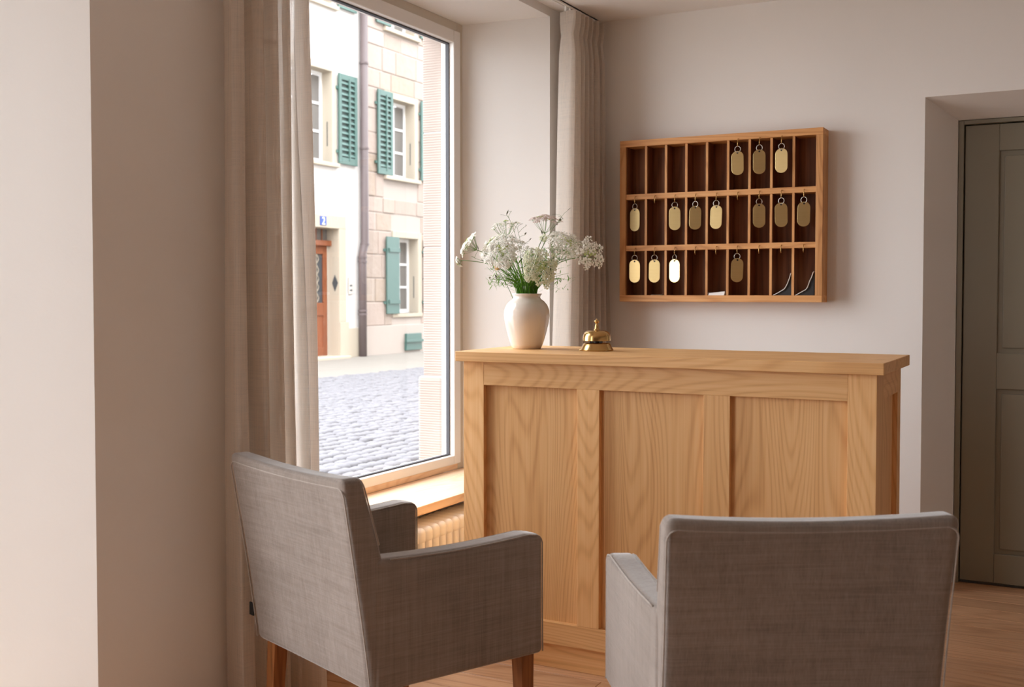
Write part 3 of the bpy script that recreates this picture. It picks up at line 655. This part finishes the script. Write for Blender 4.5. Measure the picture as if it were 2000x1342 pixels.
umbel_stem('large round white umbel facing us left of centre', (0.352, -1.46, 1.485), cv+Vector((-0.25, 0, 0.42)), 0.074, 0.040, G, 46, 18, 0.0036, [(0.5, -0.5, -0.5, 0.2, 0.05, 0.012), (0.62, -0.7, -0.4, 0.1, 0.055, 0.014)], 4, 0.70, fsc=1.3)
umbel_stem('large cream umbel facing us low right of centre', (0.517, -1.475, 1.415), cv+Vector((0.0, 0, 0.0)), 0.066, 0.034, MT['petalg'], 46, 17, 0.0035, [(0.62, 0.7, -0.5, 0.2, 0.05, 0.016), (0.5, 0.6, -0.5, -0.3, 0.045, 0.012)], 5, 0.70, fsc=1.2)
umbel_stem('pinkish open umbel standing highest in the bouquet', (0.480, -1.36, 1.610), (0.12, -0.25, 1), 0.055, 0.068, MT['petalp'], 15, 12, 0.0042, [(0.8, 0.8, -0.2, 0.3, 0.05, 0.009)], 6, 0.9)
umbel_stem('pale white umbel right of centre in front of the curtain', (0.590, -1.40, 1.515), (0.42, -0.35, 0.65), 0.070, 0.050, G, 28, 13, 0.0040, [(0.62, 0.6, -0.4, -0.2, 0.06, 0.012)], 7)
umbel_stem('cream umbel leaning furthest right of the bouquet', (0.705, -1.42, 1.462), (0.80, -0.55, 0.12), 0.056, 0.055, G, 17, 10, 0.0042, [(0.72, 0.5, -0.5, 0.3, 0.06, 0.012), (0.70, 0.5, -0.5, -0.6, 0.05, 0.012), (0.66, -0.3, -0.4, 0.7, 0.045, 0.010)], 8)
umbel_stem('small green-white umbel in the gap under the highest umbel', (0.497, -1.40, 1.530), (0.1, -0.5, 0.8), 0.024, 0.024, MT['petalg'], 9, 9, 0.0030, [], 9)
umbel_stem('white umbel half hidden at the left behind the large round one', (0.250, -1.36, 1.520), (-0.4, -0.5, 0.7), 0.058, 0.045, G, 24, 11, 0.0038, [(0.75, -0.2, -0.4, 0.8, 0.045, 0.012)], 10)
umbel_stem('small white umbel between the two large umbels', (0.452, -1.44, 1.475), (0.2, -0.7, 0.6), 0.030, 0.026, G, 12, 11, 0.0036, [(0.80, -0.8, -0.4, 0.15, 0.042, 0.024), (0.84, 0.45, -0.4, 0.75, 0.046, 0.026)], 11)
umbel_stem('white umbel behind the right side of the bouquet', (0.545, -1.33, 1.485), (0.25, 0.2, 0.9), 0.052, 0.045, G, 20, 11, 0.0038, [(0.8, 0.2, -0.3, 1.0, 0.045, 0.014)], 12)
def sprig(label, tip, seed, n=6):
    rnd = random.Random(seed); base = Vector((VX+rnd.uniform(-.02, .02), VY+rnd.uniform(-.02, .02), VZ+0.03)); tip = Vector(tip)
    t = thing('leafy_sprig', label, 'sprig', base, 0, 'thin leafy sprigs in the vase')
    neck = Vector((VX+(tip.x-VX)*0.12, VY+(tip.y-VY)*0.12, VZ+0.21)); path = bez(base, Vector((base.x, base.y, VZ+0.12)), neck, 4)+bez(neck, neck+Vector((0, 0, (tip.z-neck.z)*0.5)), tip, 14)[1:]
    m = MB().tube(path, [0.0013-0.0007*i/(len(path)-1) for i in range(len(path))], 5)
    lm = MB()
    for i in range(n):
        p = path[len(path)-1-int(i*0.9)]; e = p+Vector((rnd.uniform(-.028, .028), rnd.uniform(-.02, .02), rnd.uniform(.004, .03)))
        m.tube([p, (p+e)/2+Vector((0, 0, .003)), e], 0.0006, 4)
        leaf_mb(lm, e, Vector((rnd.uniform(-1, 1), rnd.uniform(-.6, .2), rnd.uniform(-.2, .9))), rnd.uniform(.012, .024), rnd.uniform(.005, .009))
    m.build('sprig_stem', MT['stem'], t, True); lm.build('sprig_leaves', MT['darkleaf'], t, True)
sprig('thin sprig with tiny dusky leaves arching over the middle', (0.385, -1.40, 1.565), 21, 8)
sprig('thin sprig with tiny leaves at the upper right', (0.556, -1.37, 1.605), 22, 7)
sprig('thin sprig with dusky leaves over the upper left umbel', (0.315, -1.34, 1.615), 23, 8)
sprig('thin sprig with dusky leaves leaning left below the drooping umbel', (0.215, -1.43, 1.455), 26, 8)
sprig('thin sprig reaching right towards the cream umbel', (0.630, -1.42, 1.500), 27, 9)
sprig('low thin sprig trailing left above the vase rim', (0.300, -1.45, 1.365), 24, 8)
sprig('low thin sprig trailing right above the vase rim', (0.540, -1.46, 1.375), 25, 8)
gm = MB(); rnd = random.Random(5)
for i in range(150):
    a = rnd.uniform(0, 6.283); rr = 0.040*math.sqrt(rnd.random()); b = Vector((VX+rr*0.5*math.cos(a), VY+rr*0.5*math.sin(a), VZ+0.04)); nk = Vector((VX+rr*math.cos(a), VY+rr*math.sin(a), VZ+0.205))
    tp_ = nk+Vector((math.cos(a)*rr*2.7+rnd.gauss(0, .018), math.sin(a)*rr*2.7+rnd.gauss(0, .018), rnd.uniform(0.05, 0.175)))
    pts = bez(b, nk-Vector((0, 0, .06)), nk, 3)+bez(nk, nk+Vector((0, 0, .06)), tp_, 5)[1:]
    gm.tube(pts, [0.0015-0.0009*k/(len(pts)-1) for k in range(len(pts))], 4, cap=False)
    if rnd.random() < 0.6:
        for _ in range(3): leaf_mb(gm, pts[-1]-Vector((0, 0, rnd.uniform(0, .05))), Vector((rnd.uniform(-1, 1), rnd.uniform(-1, 1), rnd.uniform(.2, 1.5))), rnd.uniform(.015, .035), rnd.uniform(.002, .005))
tag(gm.build('grassy_foliage', MT['grass'], None, True), 'dense green stems and feathery foliage at the mouth of the vase', 'foliage', kind='stuff')
t = thing('peach_blossom', 'small peach coloured blossom at the left of the green stems', 'flower', (VX-0.01, VY-0.01, VZ+0.03))
hd_ = Vector((0.318, -1.44, 1.412)); MB().tube(bez(Vector((VX-0.01, VY-0.01, VZ+0.03)), Vector((VX-0.03, VY-0.02, VZ+0.2)), hd_, 8), 0.0011, 5).build('stem', MT['stem'], t, True)
fm = MB(); rnd = random.Random(3)
for i in range(9): floret(fm, hd_+Vector((rnd.uniform(-.007, .007), rnd.uniform(-.007, .007), rnd.uniform(-.006, .008))), Vector((rnd.uniform(-1, 1), -1, rnd.uniform(-.3, 1))), 0.006, rnd)
fm.build('blossom_petals', MT['petalo'], t)

# ================================================================== THE STREET
XF = -11.5
struct(MB().box(-60, -0.5, -30, 60, -0.35, -0.075).build('ground', MT['bed']), 'street bed between the cobbles')
struct(MB().box(-60, -0.62, -30, -3.2, -0.0745, -0.05).build('bounce_ground', MT['bouncepave']), 'unseen pale ground added to bounce daylight into the room')  # added reflector: pale ground out of view that bounces sky light indoors
pv = struct(MB().box(XF-0.6, -8.45, -3.1, 40, -0.074, -0.045).build('pavement', MT['pave']), 'pale pavement along the houses opposite')
for i in range(40):
    y = -2+i*0.9
    for j in range(3):
        x0 = XF+0.02+j*0.99
        if y > 4 and y < 22: MB().box(x0, x0+0.975, y+(0.45 if j % 2 else 0), y+0.885+(0.45 if j % 2 else 0), -0.046, -0.032).build('paving_slab', MT['pave'], pv, bevel=0.006)
MB().box(-8.53, -8.38, -3.1, 40, -0.074, -0.025).build('kerb', MT['pave'], pv, bevel=0.01)
# cobbles: rounded sets in slightly curving rows
st_ = struct(MB().box(-8.37, -0.62, -3.15, 24, -0.074, -0.066).build('street', MT['bed']), 'cobbled street outside the window')
rnd = random.Random(11); cob = []
i = 0; x = -8.30
while x < -0.75:
    yc = 0.9+(-x-2.0)*1.48; y = yc-3.6
    while y < yc+4.2:
        ln = rnd.uniform(0.11, 0.17)
        cob.append((x+rnd.uniform(-.006, .006)+0.03*math.sin(y*1.3), y+ln/2, ln/2-0.008+rnd.uniform(-.004, .003), 0.062+rnd.uniform(-.006, .003), rnd.uniform(-.06, .06), rnd.uniform(-.01, .008), rnd.uniform(-.05, .05), rnd.uniform(-.05, .05)))
        y += ln
    x += 0.137
def cob_mesh(mb, c):
    x, y, hl, hw, rz, dz, tx, ty = c; v = []
    for (s, z) in ((1.0, -0.07), (1.0, -0.022), (0.86, -0.004), (0.5, 0.004)):
        for (a, b) in ((-1, -0.62), (-0.62, -1), (0.62, -1), (1, -0.62), (1, 0.62), (0.62, 1), (-0.62, 1), (-1, 0.62)):
            px, py = a*hw*s, b*hl*s
            v.append((x+px*math.cos(rz)-py*math.sin(rz), y+px*math.sin(rz)+py*math.cos(rz), z-0.01+dz+tx*px+ty*py))
    f = [tuple(range(24, 32))]
    for k in range(3):
        for i in range(8): f.append((k*8+i, k*8+(i+1) % 8, k*8+8+(i+1) % 8, k*8+8+i))
    mb.add(v, f)
def inview(c):
    d = Vector((c[0], c[1], 0))-CAM; z = d.dot(c_f); px = 1000+FPX*d.dot(c_r)/z; py = 643-FPX*d.dot(c_u)/z
    return 615 < px < 835 and 690 < py < 950
near = sorted([c for c in cob if inview(c)], key=lambda c: (c[0]-CAM.x)**2+(c[1]-CAM.y)**2)[:300]
ns = set(id(c) for c in near)
for c in near:
    m = MB(); cob_mesh(m, (0, 0)+c[2:]); o = m.build('cobblestone', MT['cobble'], st_, 50, world=False); o.location = (c[0], c[1], 0)
m = MB()
for c in cob:
    if id(c) not in ns: cob_mesh(m, c)
tag(m.build('cobblestones', MT['cobble'], st_, 50, world=False), None, kind='stuff')

# ------------------------------------------------------------------ houses opposite
def shutter(parent, y0, y1, z0, z1, louver=True):
    """opened flat against the facade: front face at XF+0.07"""
    a, b = XF+0.035, XF+0.072
    if louver:
        m = MB(); sw = 0.085; ym = (y0+y1)/2+0.04
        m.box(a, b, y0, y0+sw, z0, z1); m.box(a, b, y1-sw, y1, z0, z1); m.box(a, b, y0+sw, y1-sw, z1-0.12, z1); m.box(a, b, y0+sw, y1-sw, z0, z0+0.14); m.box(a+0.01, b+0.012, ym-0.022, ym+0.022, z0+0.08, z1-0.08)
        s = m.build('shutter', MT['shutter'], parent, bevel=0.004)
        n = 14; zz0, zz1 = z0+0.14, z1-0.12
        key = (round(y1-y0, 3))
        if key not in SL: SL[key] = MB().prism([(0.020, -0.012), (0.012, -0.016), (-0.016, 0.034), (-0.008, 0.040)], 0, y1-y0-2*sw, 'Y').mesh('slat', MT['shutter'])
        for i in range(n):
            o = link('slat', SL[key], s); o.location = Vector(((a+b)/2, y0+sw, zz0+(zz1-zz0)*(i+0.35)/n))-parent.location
        MB().box(a-0.002, a+0.002, y0+sw, y1-sw, z0+0.1, z1-0.1).build('shutter_shade', plain('painted_slat_shade', srgb(36, 62, 57), 0.6), s)  # dark sheet painted as the shade in the gaps between slats
    else:
        s = MB().box(a, b, y0, y1, z0, z1).build('shutter', MT['shutter'], parent, bevel=0.004)
        for zz in (z0+0.24*(z1-z0)*0.65, z1-0.24*(z1-z0)*0.72): MB().box(b, b+0.03, y0+0.06, y1-0.01, zz-0.045, zz+0.045).build('batten', MT['shutter'], s, bevel=0.004)
    ys = y1+0.01 if louver == 'L' else None
    for zz in (z0+0.25, z1-0.3): MB().box(XF+0.0, XF+0.045, y0-0.06, y0+0.03, zz-0.03, zz+0.03).build('hinge', MT['shutter'], s)
    return s
SL = {}
def ext_window(parent, y0, y1, z0, z1, sill=True, sur=0.14, split=2, rows_=3):
    xr = XF-0.24
    m = MB(); e = 0.006; m.box(XF-0.3, XF+0.02, y1-e, y1+sur, z0-0.02, z1+sur); m.box(XF-0.3, XF+0.02, y0-sur, y0+e, z0-0.02, z1+sur); m.box(XF-0.3, XF+0.02, y0+e, y1-e, z1-e, z1+sur)
    m.build('window_surround', MT['surround'], parent, bevel=0.006)
    if sill: MB().box(XF-0.28, XF+0.09, y0-0.17, y1+0.17, z0-0.085, z0).build('window_sill', MT['surround'], parent, bevel=0.01)
    m = MB(); f = 0.075
    m.box(xr-0.05, xr, y0, y0+f, z0, z1); m.box(xr-0.05, xr, y1-f, y1, z0, z1); m.box(xr-0.05, xr, y0+f, y1-f, z1-f, z1); m.box(xr-0.05, xr, y0+f, y1-f, z0, z0+f*1.2)
    ym = (y0+y1)/2; m.box(xr-0.05, xr+0.01, ym-0.055, ym+0.055, z0+f, z1-f)
    for k in range(1, rows_): zz = z0+f+(z1-z0-2*f)*k/rows_; m.box(xr-0.04, xr-0.005, y0+f, ym-0.055, zz-0.025, zz+0.025); m.box(xr-0.04, xr-0.005, ym+0.055, y1-f, zz-0.025, zz+0.025)
    wn = m.build('window', MT['sash'], parent, bevel=0.004)
    for (a, b) in ((y0+f, ym-0.055), (ym+0.055, y1-f)):
        for k in range(rows_):
            h = (z1-z0-2*f)/rows_; MB().box(xr-0.034, xr-0.026, a, b, z0+f+h*k+0.012, z0+f+h*(k+1)-0.012).build('pane', MT['pane'], wn)
    MB().box(XF-0.12, XF-0.10, y1-0.012, y1-0.002, z0+0.35, z0+0.85).build('stay_bar', MT['iron'], parent)
def wall_with_holes(mb, y0, y1, z0, z1, holes, xa, xb):
    ys = sorted({y0, y1}|{h[0] for h in holes}|{h[1] for h in holes}); zs = sorted({z0, z1}|{h[2] for h in holes}|{h[3] for h in holes})
    for i in range(len(ys)-1):
        for j in range(len(zs)-1):
            cy, cz = (ys[i]+ys[i+1])/2, (zs[j]+zs[j+1])/2
            if ys[i] >= y0 and ys[i+1] <= y1 and not any(h[0] < cy < h[1] and h[2] < cz < h[3] for h in holes): mb.box(xa, xb, ys[i], ys[i+1], zs[j], zs[j+1])
# white house with the orange door
YS = 14.12; TOP = 9.0
hw_ = thing('white_house', 'white plastered town house with an orange wooden door across the street', 'building', (XF, 12.0, -0.04))
HA = (11.75, 13.10, 3.99, 5.86); HA2 = (8.2, 9.5, 3.99, 5.86); HD = (11.9, 13.30, -0.05, 2.654); HA3 = (11.75, 13.10, 7.2, 8.8)
m = MB(); wall_with_holes(m, 5.0, YS, -0.05, TOP, [HA, HA2, HD, HA3], XF-0.5, XF); m.build('house_wall', MT['render'], hw_)
for h in (HA, HA2, HA3): ext_window(hw_, *h)
shutter(hw_, 13.27, 13.90, 4.00, 5.86); shutter(hw_, 11.0, 11.6, 4.00, 5.86); shutter(hw_, 13.27, 13.90, 7.2, 8.8); shutter(hw_, 9.67, 10.27, 4.0, 5.86)
m = MB(); m.box(XF-0.02, XF+0.025, 13.30, 13.54, 0.72, 2.654); m.box(XF-0.02, XF+0.025, 11.66, 11.9, 0.72, 2.654); m.box(XF-0.02, XF+0.025, 11.66, 13.54, 2.654, 2.92)
m.box(XF-0.02, XF+0.05, 13.30, 13.60, -0.04, 0.72); m.box(XF-0.02, XF+0.05, 11.60, 11.9, -0.04, 0.72)
m.build('door_surround', MT['surround'], hw_, bevel=0.008)
m = MB(); m.box(XF-0.5, XF+0.0, 13.298, 13.34, -0.04, 2.654); m.box(XF-0.5, XF, 11.86, 11.902, -0.04, 2.654); m.box(XF-0.5, XF, 11.9, 13.3, 2.65, 2.69); m.build('door_reveal', MT['surround'], hw_)
MB().box(XF-0.3, XF+0.25, 11.8, 13.4, -0.04, 0.02).build('door_step', MT['surround'], hw_, bevel=0.01)
xd = XF-0.26; m = MB(); dy0, dy1 = 11.96, 13.26
m.box(xd-0.05, xd, dy0, dy0+0.13, 0.02, 2.40); m.box(xd-0.05, xd, dy1-0.13, dy1, 0.02, 2.40); ymd = (dy0+dy1)/2; m.box(xd-0.05, xd+0.01, ymd-0.1, ymd+0.1, 0.02, 2.40)
for (za, zb) in ((0.02, 0.2), (0.86, 1.12), (2.13, 2.30)): m.box(xd-0.05, xd, dy0+0.13, dy1-0.13, za, zb)
m.box(xd-0.05, xd+0.09, 11.9, 13.3, 2.30, 2.41)
door = m.build('house_door', MT['orange'], hw_, bevel=0.006)
for (a, b) in ((dy0+0.13, ymd-0.1), (ymd+0.1, dy1-0.13)):
    MB().box(xd-0.04, xd-0.025, a, b, 0.2, 0.86).build('door_panel', MT['orange'], door)
    MB().box(xd-0.04, xd-0.03, a, b, 1.12, 2.13).build('door_glass', MT['iron'], door)
    g = MB(); yc = (a+b)/2
    for zc in (1.22, 1.45, 1.62, 1.80, 2.03):
        for sg in (-1, 1): g.tube([(xd-0.015, yc+sg*(0.02+0.05*math.sin(math.pi*i/10)*(1 if i < 7 else 0.7)), zc-0.085+0.017*i) for i in range(11)], 0.009, 5)
    g.tube([(xd-0.015, yc, 1.12), (xd-0.015, yc, 2.13)], 0.008, 5); g.build('iron_grille', MT['surround'], door)
MB().box(xd-0.05, xd-0.03, 11.9, 13.3, 2.41, 2.65).build('transom_glass', MT['pane'], hw_)
m = MB()
for i in range(7): m.box(xd-0.04, xd-0.015, 11.9+i*0.2, 11.93+i*0.2, 2.41, 2.65)
m.build('transom_bars', MT['orange'], hw_)
m = MB().prism([(13.27, 1.36), (13.295, 1.53), (13.27, 1.70), (13.245, 1.53)], XF-0.12, XF-0.02, 'X')
MB().add([(XF-0.16, 13.292, 1.53), (XF-0.085, 13.285, 1.36), (XF-0.01, 13.292, 1.53), (XF-0.085, 13.285, 1.70), (XF-0.16, 13.30, 1.53), (XF-0.085, 13.30, 1.36), (XF-0.01, 13.30, 1.53), (XF-0.085, 13.30, 1.70)],
         [(0, 1, 2, 3), (4, 7, 6, 5), (0, 4, 5, 1), (1, 5, 6, 2), (2, 6, 7, 3), (3, 7, 4, 0)]).build('diamond_plate', MT['iron'], hw_)
pn = MB().box(XF+0.02, XF+0.04, 12.66, 12.86, 2.70, 2.88).build('number_plate', MT['blue'], hw_, bevel=0.004)
cu = bpy.data.curves.new('house_number', 'FONT'); cu.body = '2'; cu.size = 0.22; cu.extrude = 0.003; cu.align_x = 'CENTER'; cu.materials.append(MT['sash'])
tmp = bpy.data.objects.new('tmp_number', cu); C.objects.link(tmp); bpy.context.view_layer.update(); nme = bpy.data.meshes.new_from_object(tmp.evaluated_get(bpy.context.evaluated_depsgraph_get())); bpy.data.objects.remove(tmp)
no = link('house_number', nme, pn); no.rotation_euler = (R(90), 0, R(90)); no.location = Vector((XF+0.043, 12.76, 2.713))-parent_origin(pn)
bp_ = MB().box(XF, XF+0.03, 13.63, 13.75, 1.30, 1.65).build('doorbell_panel', MT['steel'], hw_, bevel=0.005)
for zz in (1.38, 1.48): MB().box(XF+0.03, XF+0.04, 13.66, 13.72, zz-0.02, zz+0.02).build('bell_button', MT['iron'], bp_)
MB().box(XF, XF+0.03, 13.60, YS, -0.04, 0.58).build('base_course', MT['surround'], hw_, bevel=0.005)
m = MB(); m.box(XF-0.6, XF+0.55, 5.0, YS, TOP, TOP+0.15); m.build('eaves', MT['surround'], hw_)
m = MB().prism([(XF-0.6, TOP+0.15), (XF+0.6, TOP+0.15), (XF-4, TOP+3.5), (XF-5, TOP+3.5)], 5.0, YS, 'Y'); m.build('roof', plain('brown_roof_tile', srgb(120, 84, 66), 0.8), hw_)
# drainpipe between the houses
dp = thing('drainpipe', 'brown metal drainpipe running down between the two houses opposite', 'drainpipe', (XF+0.1, 14.08, -0.03))
MB().tube([(XF+0.1, 14.10, TOP), (XF+0.1, 14.10, 2.42), (XF+0.1, 14.085, 2.33), (XF+0.1, 14.03, 2.20), (XF+0.1, 14.015, 2.10), (XF+0.1, 14.015, -0.03)], 0.085, 14).build('pipe', MT['drain'], dp, True)
for zz in (2.36, 2.09, 1.99, 0.95, 0.87, 4.4, 6.2):
    yy = 14.10 if zz > 2.3 else 14.015; MB().lathe([(0.098, -0.02), (0.098, 0.02)], (XF+0.1, yy, zz), 16).build('pipe_collar', MT['drain'], dp, 40)
# sandstone house
hs = thing('sandstone_house', 'pale sandstone block house with green shutters across the street', 'building', (XF, 16.0, -0.04))
HB = (15.12, 16.20, 3.92, 5.65); HC = (15.42, 16.33, 0.86, 2.575); HT = (15.12, 16.20, 7.17, 8.8); H4 = (18.2, 19.3, 3.92, 5.65); H5 = (18.2, 19.2, 0.86, 2.575)
holes = [HB, HC, HT, H4, H5]
m = MB(); wall_with_holes(m, YS, 26.0, -0.05, TOP, holes, XF-0.5, XF-0.015); m.build('house_wall', MT['mortar'], hs)
for h in holes: ext_window(hs, *h, sill=(h[2] > 3))
for h in (HC, H5): MB().box(XF-0.28, XF+0.03, h[0]-0.17, h[1]+0.17, h[2]-0.085, h[2]).build('window_sill', MT['surround'], hs, bevel=0.01)
shutter(hs, 14.66, 15.24, 3.93, 5.76); shutter(hs, 16.40, 16.98, 3.93, 5.76); shutter(hs, 14.63, 15.20, 7.2, 8.8); shutter(hs, 16.40, 16.98, 7.2, 8.8)
shutter(hs, 14.98, 15.47, 0.86, 2.575, False); shutter(hs, 16.55, 17.05, 0.86, 2.575, False)
MB().box(XF-0.02, XF+0.05, YS, 26.0, -0.04, 0.605).build('base_course', MT['mortar'], hs, bevel=0.01)
rnd = random.Random(17); z = 0.615
while z < TOP-0.2:
    hgt = rnd.choice((0.34, 0.40, 0.46, 0.52)); y = YS+0.01; nmax = 18.1
    while y < nmax:
        wd = rnd.uniform(0.42, 0.95); a, b = y, min(y+wd, nmax)
        za, zb = z, z+hgt-0.022
        for h in holes:                                     # keep clear of openings and their surrounds
            if zb > h[2]-0.09 and za < h[3]+0.14:
                if a < h[0]-0.14 < b: b = h[0]-0.145
                elif h[0]-0.145 <= a < h[1]+0.14: a = h[1]+0.145; b = max(b, a+0.2) if b > a else a
        if b-a > 0.07: MB().box(XF-0.03, XF+rnd.uniform(-0.004, 0.012), a, b-0.02, za, zb).build('stone_block', MT['stone'], hs, bevel=0.012, seg=1)
        y = max(b, y+0.15)
    z += hgt
ht = thing('cellar_hatch', 'green shuttered cellar hatch low on the sandstone house', 'hatch', (XF+0.05, 16.0, 0.0))
MB().prism([(15.68, 0.02), (16.34, 0.02), (16.32, 0.40), (15.70, 0.40)], XF+0.05, XF+0.11, 'X').build('hatch_board', MT['shutter'], ht, bevel=0.006)
MB().box(XF+0.11, XF+0.15, 15.64, 16.37, 0.20, 0.26).build('hatch_batten', MT['shutter'], ht, bevel=0.006)
m = MB(); m.box(XF-0.6, XF+0.55, YS, 26.0, TOP, TOP+0.15); m.build('eaves', MT['surround'], hs)
MB().prism([(XF-0.6, TOP+0.15), (XF+0.6, TOP+0.15), (XF-4, TOP+3.5), (XF-5, TOP+3.5)], YS, 26.0, 'Y').build('roof', plain('brown_roof_tile', srgb(120, 84, 66), 0.8), hs)
